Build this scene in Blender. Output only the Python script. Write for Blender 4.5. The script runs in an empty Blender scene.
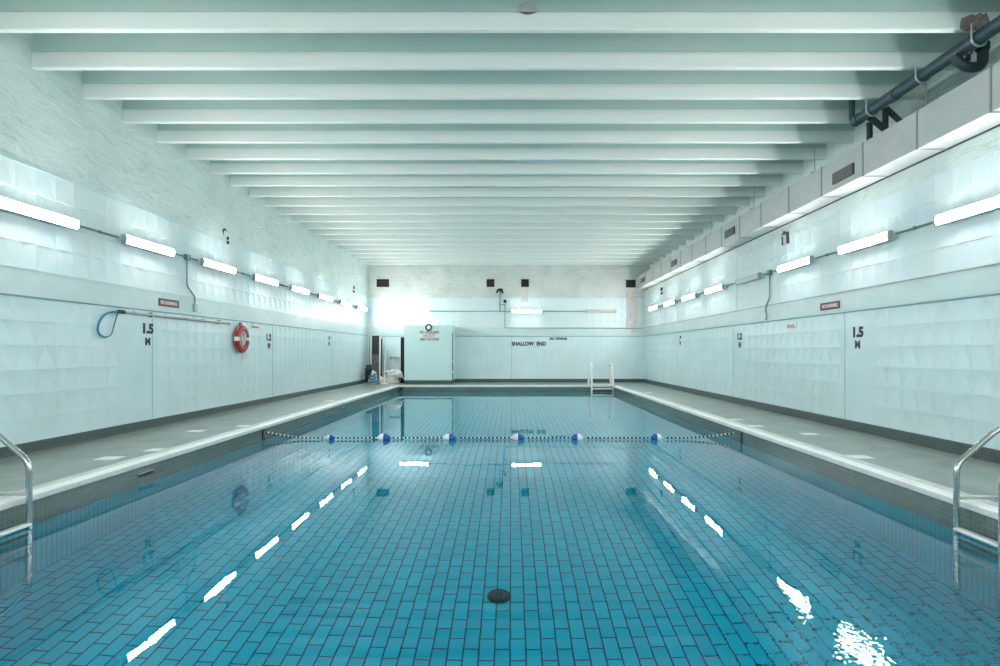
import bpy, math, random
from mathutils import Vector, Matrix
random.seed(7)
PI = math.pi
SC = bpy.context.scene
COL = SC.collection

# ------------------------------------------------------------------ materials
def mat(name, col, rough=0.5, metal=0.0, var=0.0, vscale=3.0, bump=0.0, bscale=20.0, bdetail=4, emit=None, estr=0.0, col2=None):
    m = bpy.data.materials.new(name); m.use_nodes = True
    nt = m.node_tree; n = nt.nodes; l = nt.links
    b = n['Principled BSDF']
    b.inputs['Base Color'].default_value = (*col, 1); b.inputs['Roughness'].default_value = rough
    b.inputs['Metallic'].default_value = metal
    if emit:
        b.inputs['Emission Color'].default_value = (*emit, 1); b.inputs['Emission Strength'].default_value = estr
    tc = n.new('ShaderNodeTexCoord')
    if var > 0 or col2:
        nz = n.new('ShaderNodeTexNoise'); nz.inputs['Scale'].default_value = vscale; nz.inputs['Detail'].default_value = 6
        nz.inputs['Roughness'].default_value = 0.6
        l.new(tc.outputs['Object'], nz.inputs['Vector'])
        r = n.new('ShaderNodeValToRGB')
        c2 = col2 or tuple(max(0, c * (1 - var)) for c in col)
        c1 = col if col2 else tuple(min(1, c * (1 + var * 0.5)) for c in col)
        r.color_ramp.elements[0].position = 0.36; r.color_ramp.elements[0].color = (*c2, 1)
        r.color_ramp.elements[1].position = 0.64; r.color_ramp.elements[1].color = (*c1, 1)
        l.new(nz.outputs['Fac'], r.inputs['Fac']); l.new(r.outputs['Color'], b.inputs['Base Color'])
    if bump > 0:
        nb = n.new('ShaderNodeTexNoise'); nb.inputs['Scale'].default_value = bscale; nb.inputs['Detail'].default_value = bdetail
        l.new(tc.outputs['Object'], nb.inputs['Vector'])
        bp = n.new('ShaderNodeBump'); bp.inputs['Strength'].default_value = 1.0; bp.inputs['Distance'].default_value = bump
        l.new(nb.outputs['Fac'], bp.inputs['Height']); l.new(bp.outputs['Normal'], b.inputs['Normal'])
    return m

def brick_mat(name, axes, bw, rh, mortar, c1, c2, cm, rough=0.3, offset=0.0, bump=0.002, noise=0.0, smooth=0.1, tint=None, warp=0.0):
    """tiles laid along two world axes, e.g. 'YX' runs the long side along Y"""
    m = bpy.data.materials.new(name); m.use_nodes = True
    nt = m.node_tree; n = nt.nodes; l = nt.links; b = n['Principled BSDF']
    b.inputs['Roughness'].default_value = rough
    tc = n.new('ShaderNodeTexCoord'); sp = n.new('ShaderNodeSeparateXYZ'); cb = n.new('ShaderNodeCombineXYZ')
    l.new(tc.outputs['Object'], sp.inputs[0])
    l.new(sp.outputs[axes[0]], cb.inputs['X']); l.new(sp.outputs[axes[1]], cb.inputs['Y'])
    vec = cb.outputs[0]
    if warp > 0:
        wn = n.new('ShaderNodeTexNoise'); wn.inputs['Scale'].default_value = 6; l.new(vec, wn.inputs['Vector'])
        ws = n.new('ShaderNodeVectorMath'); ws.operation = 'SCALE'; ws.inputs['Scale'].default_value = warp
        l.new(wn.outputs['Color'], ws.inputs[0])
        wa = n.new('ShaderNodeVectorMath'); wa.operation = 'ADD'; l.new(vec, wa.inputs[0]); l.new(ws.outputs[0], wa.inputs[1]); vec = wa.outputs[0]
    br = n.new('ShaderNodeTexBrick'); l.new(vec, br.inputs['Vector'])
    br.offset = offset; br.offset_frequency = 2; br.squash = 1.0
    br.inputs['Scale'].default_value = 1; br.inputs['Brick Width'].default_value = bw; br.inputs['Row Height'].default_value = rh
    br.inputs['Mortar Size'].default_value = mortar; br.inputs['Mortar Smooth'].default_value = smooth
    br.inputs['Color1'].default_value = (*c1, 1); br.inputs['Color2'].default_value = (*c2, 1); br.inputs['Mortar'].default_value = (*cm, 1)
    out = br.outputs['Color']
    if noise > 0:
        nz = n.new('ShaderNodeTexNoise'); nz.inputs['Scale'].default_value = 1.3; nz.inputs['Detail'].default_value = 5
        l.new(tc.outputs['Object'], nz.inputs['Vector'])
        mx = n.new('ShaderNodeMix'); mx.data_type = 'RGBA'; mx.blend_type = 'MULTIPLY'
        rr = n.new('ShaderNodeValToRGB'); t = tint or (0.7, 0.7, 0.7)
        rr.color_ramp.elements[0].position = .35; rr.color_ramp.elements[0].color = (*t, 1)
        rr.color_ramp.elements[1].position = .65; rr.color_ramp.elements[1].color = (1, 1, 1, 1)
        l.new(nz.outputs['Fac'], rr.inputs['Fac'])
        mx.inputs['Factor'].default_value = noise
        l.new(out, mx.inputs['A']); l.new(rr.outputs['Color'], mx.inputs['B']); out = mx.outputs['Result']
    l.new(out, b.inputs['Base Color'])
    if bump > 0:
        bp = n.new('ShaderNodeBump'); bp.inputs['Distance'].default_value = bump; bp.invert = True
        l.new(br.outputs['Fac'], bp.inputs['Height']); l.new(bp.outputs['Normal'], b.inputs['Normal'])
    return m

def rough_wall_mat(name, c1, c2, axes, brick=0.5, dist=0.03):
    """thickly painted rough masonry: noise and faint brick courses under the paint"""
    m = bpy.data.materials.new(name); m.use_nodes = True
    nt = m.node_tree; n = nt.nodes; l = nt.links; b = n['Principled BSDF']; b.inputs['Roughness'].default_value = 0.55
    tc = n.new('ShaderNodeTexCoord')
    nz = n.new('ShaderNodeTexNoise'); nz.inputs['Scale'].default_value = 1.1; nz.inputs['Detail'].default_value = 9; nz.inputs['Roughness'].default_value = 0.65
    l.new(tc.outputs['Object'], nz.inputs['Vector'])
    r = n.new('ShaderNodeValToRGB'); r.color_ramp.elements[0].position = .35; r.color_ramp.elements[0].color = (*c2, 1)
    r.color_ramp.elements[1].position = .62; r.color_ramp.elements[1].color = (*c1, 1)
    l.new(nz.outputs['Fac'], r.inputs['Fac'])
    sp = n.new('ShaderNodeSeparateXYZ'); cb = n.new('ShaderNodeCombineXYZ'); l.new(tc.outputs['Object'], sp.inputs[0])
    l.new(sp.outputs[axes[0]], cb.inputs['X']); l.new(sp.outputs[axes[1]], cb.inputs['Y'])
    br = n.new('ShaderNodeTexBrick'); br.inputs['Scale'].default_value = 1; br.inputs['Brick Width'].default_value = .23
    br.inputs['Row Height'].default_value = .078; br.inputs['Mortar Size'].default_value = .008; br.inputs['Mortar Smooth'].default_value = .8
    l.new(cb.outputs[0], br.inputs['Vector'])
    n2 = n.new('ShaderNodeTexNoise'); n2.inputs['Scale'].default_value = 2.2; n2.inputs['Detail'].default_value = 10; n2.inputs['Roughness'].default_value = .6
    n2.inputs['Distortion'].default_value = .8
    mp = n.new('ShaderNodeMapping'); mp.inputs['Scale'].default_value = (1, .7, 1.6)
    l.new(tc.outputs['Object'], mp.inputs['Vector']); l.new(mp.outputs[0], n2.inputs['Vector'])
    ma = n.new('ShaderNodeMath'); ma.operation = 'MULTIPLY_ADD'; ma.inputs[1].default_value = -brick * .25
    l.new(br.outputs['Fac'], ma.inputs[0]); l.new(n2.outputs['Fac'], ma.inputs[2])
    bp = n.new('ShaderNodeBump'); bp.inputs['Distance'].default_value = dist
    l.new(ma.outputs[0], bp.inputs['Height']); l.new(bp.outputs['Normal'], b.inputs['Normal'])
    # dark grime in the joints
    n3 = n.new('ShaderNodeTexNoise'); n3.inputs['Scale'].default_value = 5; n3.inputs['Detail'].default_value = 8
    l.new(mp.outputs[0], n3.inputs['Vector'])
    r3 = n.new('ShaderNodeValToRGB'); r3.color_ramp.elements[0].position = .30; r3.color_ramp.elements[0].color = (.80, .80, .77, 1)
    r3.color_ramp.elements[1].position = .42; r3.color_ramp.elements[1].color = (1, 1, 1, 1)
    l.new(n3.outputs['Fac'], r3.inputs['Fac'])
    mx = n.new('ShaderNodeMix'); mx.data_type = 'RGBA'; mx.blend_type = 'MULTIPLY'; mx.inputs['Factor'].default_value = .6
    l.new(r.outputs['Color'], mx.inputs['A']); l.new(r3.outputs['Color'], mx.inputs['B']); l.new(mx.outputs['Result'], b.inputs['Base Color'])
    return m

M = {}
M['tile_wall'] = mat('painted_wall_tile', (.665, .785, .815), .32, var=.05, vscale=1.2, bump=.0015, bscale=9, bdetail=5)
M['tile_upper'] = mat('painted_upper_tile', (.68, .78, .82), .35, var=.10, vscale=1.0, bump=.002, bscale=8, bdetail=5, col2=(.74, .80, .79))
M['band'] = mat('painted_band', (.62, .72, .72), .4, var=.06, vscale=1.5, bump=.002, bscale=5)
M['blue_line'] = mat('blue_grey_groove_paint', (.17, .34, .38), .5)
M['joint'] = mat('joint_line_paint', (.36, .54, .58), .5)
M['rust_line'] = mat('rusty_ledge', (.40, .36, .33), .7, var=.4, vscale=2)
M['pale_line'] = mat('pale_ledge', (.62, .74, .74), .5)
M['rough_left'] = rough_wall_mat('rough_painted_masonry', (.72, .79, .765), (.62, .71, .68), 'YZ', .15, .08)
M['rough_back'] = rough_wall_mat('rough_painted_brick', (.73, .73, .70), (.60, .63, .60), 'XZ', 1.0, .035)
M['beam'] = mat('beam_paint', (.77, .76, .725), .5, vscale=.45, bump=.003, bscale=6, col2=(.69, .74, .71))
M['web'] = mat('beam_web_shade_tint', (.55, .62, .59), .6, vscale=.6, col2=(.45, .58, .55))  # darker teal tint: shade on the upper beam put into its colour
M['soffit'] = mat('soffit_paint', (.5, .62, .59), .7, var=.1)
M['baseboard'] = brick_mat('green_baseboard_tile', 'YZ', .05, .05, .004, (.065, .10, .097), (.05, .08, .078), (.095, .125, .12), .4, noise=.5)
M['baseboard_x'] = brick_mat('green_baseboard_tile_back', 'XZ', .05, .05, .004, (.065, .10, .097), (.05, .08, .078), (.095, .125, .12), .4, noise=.5)
M['deck'] = mat('deck_concrete', (.29, .31, .28), .34, vscale=2.2, bump=.004, bscale=14, col2=(.18, .22, .20))
M['coping'] = mat('white_coping', (.80, .79, .76), .35, var=.1, vscale=3)
M['gutter'] = mat('coping_inner_strip', (.56, .58, .55), .4, var=.15, vscale=4)
GT1, GT2, GTM = (.115, .165, .15), (.09, .135, .125), (.18, .22, .20)
M['ptile_y'] = brick_mat('pool_green_tile_side', 'YZ', .055, .055, .005, GT1, GT2, GTM, .25, noise=.5)
M['ptile_x'] = brick_mat('pool_green_tile_end', 'XZ', .055, .055, .005, GT1, GT2, GTM, .25, noise=.5)
BT1, BT2, BTM = (.02, .68, .72), (.02, .62, .67), (.01, .30, .36)
M['btile_y'] = brick_mat('pool_blue_tile_side', 'YZ', .066, .066, .006, BT1, BT2, BTM, .3, noise=.4)
M['btile_x'] = brick_mat('pool_blue_tile_end', 'XZ', .066, .066, .006, BT1, BT2, BTM, .3, noise=.4)
M['pfloor'] = brick_mat('pool_floor_tile', 'YX', .27, .135, .0075, (.02, .66, .71), (.015, .58, .65), (.004, .07, .11), .35, offset=.5, bump=.003, noise=.5, tint=(.78, .86, .88), warp=.012)
M['steel'] = mat('stainless_steel', (.62, .62, .60), .22, 1.0)
M['white_metal'] = mat('white_painted_metal', (.80, .78, .76), .35)
M['cap'] = mat('lamp_end_cap_grey', (.38, .42, .42), .5)
M['housing'] = mat('lamp_housing', (.72, .74, .74), .5)
M['lens_on'] = mat('lit_diffuser', (.9, .9, .9), .4, emit=(.955, 1.0, .985), estr=60.0)
M['lens_off'] = mat('unlit_diffuser', (.62, .61, .60), .35)
M['lens_off2'] = mat('unlit_dirty_diffuser', (.62, .57, .56), .4)
M['conduit'] = mat('grey_conduit', (.21, .29, .29), .45, .3)
M['duct'] = mat('galvanised_duct_paint', (.56, .55, .54), .5, vscale=1.5, bump=.002, bscale=4, col2=(.50, .50, .495))
M['duct_under'] = mat('duct_underside_paint', (.60, .60, .585), .45, var=.06)
M['seam'] = mat('duct_seam', (.30, .29, .28), .6)
M['dark_line'] = mat('dark_gap_sealant', (.05, .07, .07), .8)
M['black'] = mat('black_paint', (.015, .017, .018), .5)
M['void'] = mat('dark_opening', (.012, .011, .010), .9)
M['grille'] = mat('dark_grille', (.07, .065, .06), .6)
M['pipe'] = mat('blue_grey_cast_iron', (.05, .085, .105), .4, .2, var=.2)
M['pipe_dark'] = mat('dark_pipe', (.02, .045, .05), .5)
M['strap'] = mat('galvanised_strap', (.42, .50, .50), .4, .5)
M['brown'] = mat('exposed_brown_brick', (.27, .215, .195), .9, var=.35, vscale=14, bump=.02, bscale=25)
M['plaster'] = mat('bare_plaster_patch', (.52, .47, .46), .8, var=.2, vscale=8)
M['red'] = mat('red_plastic', (.33, .014, .014), .35)
M['red_sign'] = mat('red_sign_face', (.30, .035, .04), .5)
M['red_text'] = mat('red_lettering', (.60, .08, .09), .5)
M['white'] = mat('white_plastic', (.82, .82, .80), .4)
M['sign_white'] = mat('sign_white_face', (.74, .78, .76), .4)
M['rope'] = mat('pale_rope', (.60, .60, .55), .8)
M['blue'] = mat('blue_float', (.02, .09, .38), .35)
M['navy'] = mat('navy_lettering', (.01, .03, .16), .5)
M['teal_hose'] = mat('teal_loop', (.02, .22, .32), .4)
M['pole'] = mat('worn_pole', (.46, .46, .43), .35, .5, var=.15)
M['cabinet'] = mat('cabinet_paint', (.57, .745, .745), .4, var=.03, vscale=1)
M['cloth'] = mat('off_white_cloth', (.66, .60, .58), .8, bump=.02, bscale=7)
M['tan'] = mat('tan_cloth', (.55, .42, .30), .8)
M['bluebag'] = mat('blue_hose_plastic', (.02, .22, .36), .4)
M['grey_dark'] = mat('dark_grey_panel', (.12, .12, .12), .6, var=.5, vscale=8)
M['notice'] = mat('pale_notice_face', (.66, .76, .75), .4)
M['marker'] = mat('white_deck_tile', (.74, .75, .72), .35)
M['stain'] = mat('pinkish_rust_streak', (.70, .62, .60), .6, var=.2, vscale=5)

# ------------------------------------------------------------------ mesh helper
class MB:
    def __init__(s): s.v = []; s.f = []; s.m = []; s.sm = []
    def add(s, vs, fs, mi=0, smooth=False):
        o = len(s.v); s.v += [tuple(p) for p in vs]
        for f in fs: s.f.append([i + o for i in f]); s.m.append(mi); s.sm.append(smooth)
        return s
    def box(s, x0, x1, y0, y1, z0, z1, mi=0, bev=0.0):
        x0, x1 = min(x0, x1), max(x0, x1); y0, y1 = min(y0, y1), max(y0, y1); z0, z1 = min(z0, z1), max(z0, z1)
        if bev <= 0:
            vs = [(x, y, z) for z in (z0, z1) for y in (y0, y1) for x in (x0, x1)]
            s.add(vs, [(0, 2, 3, 1), (4, 5, 7, 6), (0, 1, 5, 4), (2, 6, 7, 3), (0, 4, 6, 2), (1, 3, 7, 5)], mi)
            return s
        b = min(bev, (x1 - x0) / 2.01, (y1 - y0) / 2.01, (z1 - z0) / 2.01)
        import bmesh
        bm = bmesh.new(); bmesh.ops.create_cube(bm, size=1)
        for v in bm.verts:
            v.co = ((x0 + x1) / 2 + v.co.x * (x1 - x0), (y0 + y1) / 2 + v.co.y * (y1 - y0), (z0 + z1) / 2 + v.co.z * (z1 - z0))
        bmesh.ops.bevel(bm, geom=bm.edges[:], offset=b, segments=2, affect='EDGES', profile=.5)
        bm.verts.index_update()
        s.add([v.co[:] for v in bm.verts], [[v.index for v in f.verts] for f in bm.faces], mi)
        bm.free(); return s
    def quad(s, a, b, c, d, mi=0): return s.add([a, b, c, d], [(0, 1, 2, 3)], mi)
    def tube(s, pts, r, seg=12, mi=0, cap=True, closed=False):
        pts = [Vector(p) for p in pts]; n = len(pts)
        rs = r if isinstance(r, (list, tuple)) else [r] * n
        rings = []; up = None
        for i, p in enumerate(pts):
            if closed: t = pts[(i + 1) % n] - pts[i - 1]
            else: t = (pts[min(i + 1, n - 1)] - pts[max(i - 1, 0)])
            t.normalize()
            if up is None:
                up = t.orthogonal().normalized()
            else:
                up = (up - t * up.dot(t)); up = up.normalized() if up.length > 1e-6 else t.orthogonal().normalized()
            w = t.cross(up)
            rings.append([p + (up * math.cos(2 * PI * k / seg) + w * math.sin(2 * PI * k / seg)) * rs[i] for k in range(seg)])
        vs = [v for rg in rings for v in rg]; fs = []
        for i in range(n if closed else n - 1):
            j = (i + 1) % n
            for k in range(seg):
                k2 = (k + 1) % seg
                fs.append((i * seg + k, i * seg + k2, j * seg + k2, j * seg + k))
        s.add(vs, fs, mi, True)
        if cap and not closed:
            s.add(rings[0], [tuple(range(seg))[::-1]], mi); s.add(rings[-1], [tuple(range(seg))], mi)
        return s
    def prism(s, poly, axis, a, b, mi=0, smooth=False):
        """poly of 2D points extruded along axis 'X','Y' or 'Z' from a to b"""
        def P(p, t): return {'X': (t, p[0], p[1]), 'Y': (p[0], t, p[1]), 'Z': (p[0], p[1], t)}[axis]
        n = len(poly); vs = [P(p, a) for p in poly] + [P(p, b) for p in poly]
        s.add(vs, [(i, (i + 1) % n, n + (i + 1) % n, n + i) for i in range(n)], mi, smooth)
        s.add([P(p, a) for p in poly], [tuple(range(n))[::-1]], mi); s.add([P(p, b) for p in poly], [tuple(range(n))], mi)
        return s
    def build(s, name, mats, parent=None, loc=(0, 0, 0), rot=(0, 0, 0), fix=True):
        me = bpy.data.meshes.new(name); me.from_pydata(s.v, [], s.f)
        for m in (mats if isinstance(mats, (list, tuple)) else [mats]): me.materials.append(m)
        for p, mi, sm in zip(me.polygons, s.m, s.sm): p.material_index = mi; p.use_smooth = sm
        if fix:
            import bmesh
            bm = bmesh.new(); bm.from_mesh(me); bmesh.ops.recalc_face_normals(bm, faces=bm.faces[:]); bm.to_mesh(me); bm.free()
        me.update()
        o = bpy.data.objects.new(name, me); COL.objects.link(o); o.location = loc; o.rotation_euler = rot
        if parent: o.parent = parent
        return o

def arc(pts, r, seg=6):
    """polyline with rounded corners"""
    P = [Vector(p) for p in pts]; out = [P[0]]
    for i in range(1, len(P) - 1):
        a = (P[i - 1] - P[i]); b = (P[i + 1] - P[i]); la, lb = a.length, b.length; a.normalize(); b.normalize()
        d = min(r, la * .49, lb * .49); p0 = P[i] + a * d; p1 = P[i] + b * d
        for k in range(seg + 1):
            t = k / seg; out.append(p0 * (1 - t) ** 2 + P[i] * 2 * t * (1 - t) + p1 * t * t)
    out.append(P[-1]); return out

def tag(o, label, cat=None, group=None, kind=None):
    o['label'] = label
    if cat: o['category'] = cat
    if group: o['group'] = group
    if kind: o['kind'] = kind
    return o
def struct(o): o['kind'] = 'structure'; return o
def thing(name, label, cat, loc=(0, 0, 0), rot=(0, 0, 0), group=None):
    o = bpy.data.objects.new(name, None); COL.objects.link(o); o.empty_display_size = .1
    o.location = loc; o.rotation_euler = rot
    return tag(o, label, cat, group)
def dup(root, label, loc, rot=None):
    r = root.copy(); COL.objects.link(r); r.location = loc; r['label'] = label
    if rot: r.rotation_euler = rot
    for ch in list(root.children):
        c = ch.copy(); COL.objects.link(c); c.parent = r
        for g in ch.children:
            d = g.copy(); COL.objects.link(d); d.parent = c
    return r

def text_mesh(txt, height, width, bold=.02, ext=.002):
    """lettering fitted to a box width x height centred on its origin, in the XY plane"""
    cu = bpy.data.curves.new('lettering', 'FONT'); cu.body = txt; cu.size = 1; cu.offset = bold; cu.extrude = .5
    cu.resolution_u = 3; cu.align_x = 'LEFT'
    o = bpy.data.objects.new('lettering', cu); COL.objects.link(o)
    dg = bpy.context.evaluated_depsgraph_get(); me = bpy.data.meshes.new_from_object(o.evaluated_get(dg))
    bpy.data.objects.remove(o); bpy.data.curves.remove(cu)
    xs = [v.co.x for v in me.vertices]; ys = [v.co.y for v in me.vertices]
    cx, cy = (min(xs) + max(xs)) / 2, (min(ys) + max(ys)) / 2
    sx, sy = width / (max(xs) - min(xs)), height / (max(ys) - min(ys))
    for v in me.vertices: v.co = ((v.co.x - cx) * sx, (v.co.y - cy) * sy, v.co.z * ext * 2)
    me.materials.clear(); return me
ROT = {'left': (PI / 2, 0, PI / 2), 'right': (PI / 2, 0, -PI / 2), 'back': (PI / 2, 0, 0)}
def letters(name, txt, h, w, m, wall, loc, parent=None, bold=.02):
    me = text_mesh(txt, h, w, bold); me.name = name; me.materials.append(m)
    o = bpy.data.objects.new(name, me); COL.objects.link(o); o.location = loc; o.rotation_euler = ROT[wall] if not parent else (0, 0, 0)
    if parent: o.parent = parent
    return o

# ------------------------------------------------------------------ dimensions
XL, XR, YB, YN = -6.93, 6.45, 27.0, -3.0         # walls
PL, PR, PB, PN = -4.87, 4.40, 24.2, 1.1           # pool
ZW = -.26                                          # water level
ZC = 5.56                                          # underside of the beams
ZS = 6.12                                          # ceiling slab
CAM = 1.46
T0, T1, U0, U1 = .167, 2.25, 2.65, 4.13

# ------------------------------------------------------------------ room: walls
def relief(mb, side, z0, z1, rows, y0, y1, skip, tw=.347, p=.013, mi=0):
    """square tiles whose faces are raised to up-pointing triangles"""
    rh = (z1 - z0) / rows; n = int(round((y1 - y0) / tw)); tw = (y1 - y0) / n
    def P(u, z, d):
        return (XL + d, u, z) if side == 'left' else (XR - d, u, z) if side == 'right' else (u, YB - d, z)
    for c in range(n):
        a = y0 + c * tw; b = a + tw; mid = (a + b) / 2
        for r in range(rows):
            zb = z0 + r * rh; zt = zb + rh
            if skip(mid):
                mb.quad(P(a, zb, p), P(b, zb, p), P(b, zt, p), P(a, zt, p), mi); continue
            q = random.uniform(.017, .025) * (.6 if side == 'back' else 1)
            TL, TR, BL, BR, TM = P(a, zt, p), P(b, zt, p), P(a, zb, p), P(b, zb, p), P(mid, zt, p - q)
            mb.add([BL, BR, TM], [(0, 1, 2)], mi); mb.add([TL, BL, TM], [(0, 1, 2)], mi); mb.add([TR, TM, BR], [(0, 1, 2)], mi)
            mb.add([TL, TM, TR], [(0, 1, 2)], mi)
JY = [5.35, 10.8, 16.25, 21.7]
def near_joint(u): return any(j - .85 < u < j + .05 for j in JY)
def side_wall(side):
    X = XL if side == 'left' else XR; s = 1 if side == 'left' else -1
    mb = MB()
    relief(mb, side, T0, T1, 6, YN, YB, near_joint, mi=0)
    relief(mb, side, U0, U1, 4, YN, YB, lambda u: False, mi=1)
    def strip(z0, z1, d0, d1, mi):
        mb.quad((X + s * d0, YN, z0), (X + s * d0, YB, z0), (X + s * d1, YB, z1), (X + s * d1, YN, z1), mi)
    strip(0, T0, .013, .013, 0)
    strip(T1, T1 + .001, .013, .02, 2); strip(T1, U0 - .001, .02, .02, 2); strip(U0 - .001, U0, .02, .013, 2)
    if side == 'left':
        # rough masonry, gently uneven sheet
        ny, nz = 120, 14
        vs = []
        for i in range(ny + 1):
            for k in range(nz + 1):
                y = YN + (YB - YN) * i / ny; z = U1 + (ZS - U1) * k / nz
                d = .013 if k == 0 else .013 + random.uniform(-.012, .02) + .012 * math.sin(y * 1.7 + z)
                vs.append((X + d, y, z))
        mb.add(vs, [(i * (nz + 1) + k, (i + 1) * (nz + 1) + k, (i + 1) * (nz + 1) + k + 1, i * (nz + 1) + k + 1) for i in range(ny) for k in range(nz)], 3, True)
    else:
        mb.quad((X - .013, YN, U1), (X - .013, YB, U1), (X - .013, YB, 4.98), (X - .013, YN, 4.98), 3)
        mb.quad((X - .013, YN, 4.98), (X - .013, YB, 4.98), (X + .25, YB, 4.98), (X + .25, YN, 4.98), 3)
        mb.quad((X + .25, YN, 4.98), (X + .25, YB, 4.98), (X + .25, YB, ZS), (X + .25, YN, ZS), 3)
    o = mb.build('wall_' + side, [M['tile_wall'], M['tile_upper'], M['band'], M['rough_left']], fix=False)
    struct(o)
    return o
side_wall('left'); side_wall('right')
# back wall
mb = MB()
relief(mb, 'back', T0, T1, 6, XL, XR + .001, lambda u: False, mi=0)
relief(mb, 'back', U0, 4.06, 4, XL, XR + .001, lambda u: False, p=.006, mi=1)
mb.quad((XL, YB - .013, 0), (XR, YB - .013, 0), (XR, YB - .013, T0), (XL, YB - .013, T0), 0)
mb.quad((XL, YB - .02, T1), (XR, YB - .02, T1), (XR, YB - .02, U0), (XL, YB - .02, U0), 2)
nx, nz = 90, 14; vs = []
for i in range(nx + 1):
    for k in range(nz + 1):
        vs.append((XL + (XR + .25 - XL) * i / nx, YB - .013 - random.uniform(-.012, .02), 4.06 + (ZS - 4.06) * k / nz))
mb.add(vs, [(i * (nz + 1) + k, (i + 1) * (nz + 1) + k, (i + 1) * (nz + 1) + k + 1, i * (nz + 1) + k + 1) for i in range(nx) for k in range(nz)], 3, True)
struct(mb.build('wall_back', [M['tile_wall'], M['tile_upper'], M['band'], M['rough_back']], fix=False))
mb = MB(); mb.quad((XL, YN, 0), (XR + .3, YN, 0), (XR + .3, YN, ZS), (XL, YN, ZS)); struct(mb.build('wall_front', M['tile_wall'], fix=False))
mb = MB(); mb.box(XL - .3, XR + .5, YN - .2, YB + .2, ZS, ZS + .15); struct(mb.build('ceiling', M['soffit']))

# wall lines: groove below the band, ledge above it, vertical panel joints
tn = [0]
def trim(mb, m):
    tn[0] += 1; return struct(mb.build('trim_%d' % tn[0], m))
trim(MB().box(XL + .013, XL + .026, YN, YB, T1 - .012, T1 + .012), M['blue_line'])
trim(MB().box(XR - .026, XR - .013, YN, YB, T1 - .040, T1 - .016), M['blue_line'])
trim(MB().box(XL, XR, YB - .028, YB - .012, T1 - .045, T1 - .020), M['blue_line'])
trim(MB().box(XR - .028, XR - .012, YN, YB, U0 - .035, U0 - .020), M['rust_line'])
trim(MB().box(XL + .012, XL + .026, YN, YB, U0 - .012, U0), M['pale_line'])
trim(MB().box(XL + .010, XL + .024, YN, YB, U1 - .01, U1 + .004), M['pale_line'])
for j in JY:
    trim(MB().box(XL + .012, XL + .0155, j - .012, j + .012, T0, T1 - .012), M['joint'])
    trim(MB().box(XR - .0155, XR - .012, j - .012, j + .012, T0, T1 - .03), M['joint'])
trim(MB().box(.02, .045, YB - .0155, YB - .012, T0, T1 - .04), M['joint'])
trim(MB().box(XR - .0155, XR - .012, 15.95, 15.97, U0, U1), M['joint'])

# baseboards (coved tile)
def bb(name, pts, axis, a, b, m): struct(MB().prism(pts, axis, a, b).build(name, m))
bb('baseboard_left', [(XL, 0), (XL + .05, 0), (XL + .03, .02), (XL + .026, T0 - .01), (XL + .02, T0), (XL, T0)], 'Y', YN, YB, M['baseboard'])
bb('baseboard_right', [(XR, 0), (XR - .10, 0), (XR - .05, .02), (XR - .045, T0 - .01), (XR - .035, T0), (XR, T0)], 'Y', YN, YB, M['baseboard'])
bb('baseboard_back', [(YB, 0), (YB - .05, 0), (YB - .03, .02), (YB - .026, T0 - .01), (YB - .02, T0), (YB, T0)], 'X', XL, XR, M['baseboard_x'])

# ------------------------------------------------------------------ deck, coping and pool shell
CW = .30
mb = MB()
mb.box(XL, PL - CW, YN, YB, -.3, 0); mb.box(PR + CW, XR, YN, YB, -.3, 0)
mb.box(PL - CW, PR + CW, PB + CW, YB, -.3, 0); mb.box(PL - CW, PR + CW, YN, PN - CW, -.3, 0)
struct(mb.build('floor', M['deck']))
def coping(x0, x1, y0, y1, side):
    """slab with an outer strip and a raised rounded nosing on the pool side"""
    t = .15
    a = MB(); b = MB()
    if side == 'L': a.box(x0, x1 - t, y0, y1, -.06, .004); b.box(x1 - t, x1 + .015, y0, y1, -.055, .012, bev=.012)
    if side == 'R': a.box(x0 + t, x1, y0, y1, -.06, .004); b.box(x0 - .015, x0 + t, y0, y1, -.055, .012, bev=.012)
    if side == 'B': a.box(x0, x1, y0 + t, y1, -.06, .004); b.box(x0 + CW, x1 - CW, y0 - .015, y0 + t, -.055, .012, bev=.012)
    if side == 'F': a.box(x0, x1, y0, y1 - t, -.06, .004); b.box(x0 + CW, x1 - CW, y1 - t, y1 + .015, -.055, .012, bev=.012)
    trim(a, M['gutter']); trim(b, M['coping'])
coping(PL - CW, PL, PN, PB, 'L'); coping(PR, PR + CW, PN, PB, 'R')
coping(PL - CW, PR + CW, PB, PB + CW, 'B'); coping(PL - CW, PR + CW, PN - CW, PN, 'F')
def depth(y): return -(1.76 - (y - 10.8) * .055)
ZT = -.42
struct(MB().box(PL - .25, PL, PN, PB, ZT, -.05).build('wall_pool_left_band', M['ptile_y']))
struct(MB().box(PR, PR + .25, PN, PB, ZT, -.05).build('wall_pool_right_band', M['ptile_y']))
struct(MB().box(PL, PR, PB, PB + .25, ZT, -.05).build('wall_pool_back_band', M['ptile_x']))
struct(MB().box(PL, PR, PN - .25, PN, ZT, -.05).build('wall_pool_front_band', M['ptile_x']))
struct(MB().box(PL - .25, PL - .001, PN, PB, -2.6, ZT).build('wall_pool_left', M['btile_y']))
struct(MB().box(PR + .001, PR + .25, PN, PB, -2.6, ZT).build('wall_pool_right', M['btile_y']))
struct(MB().box(PL, PR, PB + .001, PB + .25, -2.6, ZT).build('wall_pool_back', M['btile_x']))
struct(MB().box(PL, PR, PN - .25, PN - .001, -2.6, ZT).build('wall_pool_front', M['btile_x']))
mb = MB(); z0, z1 = depth(PN - .2), depth(PB + .2)
mb.prism([(PN - .2, z0), (PB + .2, z1), (PB + .2, z1 - .3), (PN - .2, z0 - .3)], 'X', PL - .2, PR + .2)
struct(mb.build('floor_pool', M['pfloor']))

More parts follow.
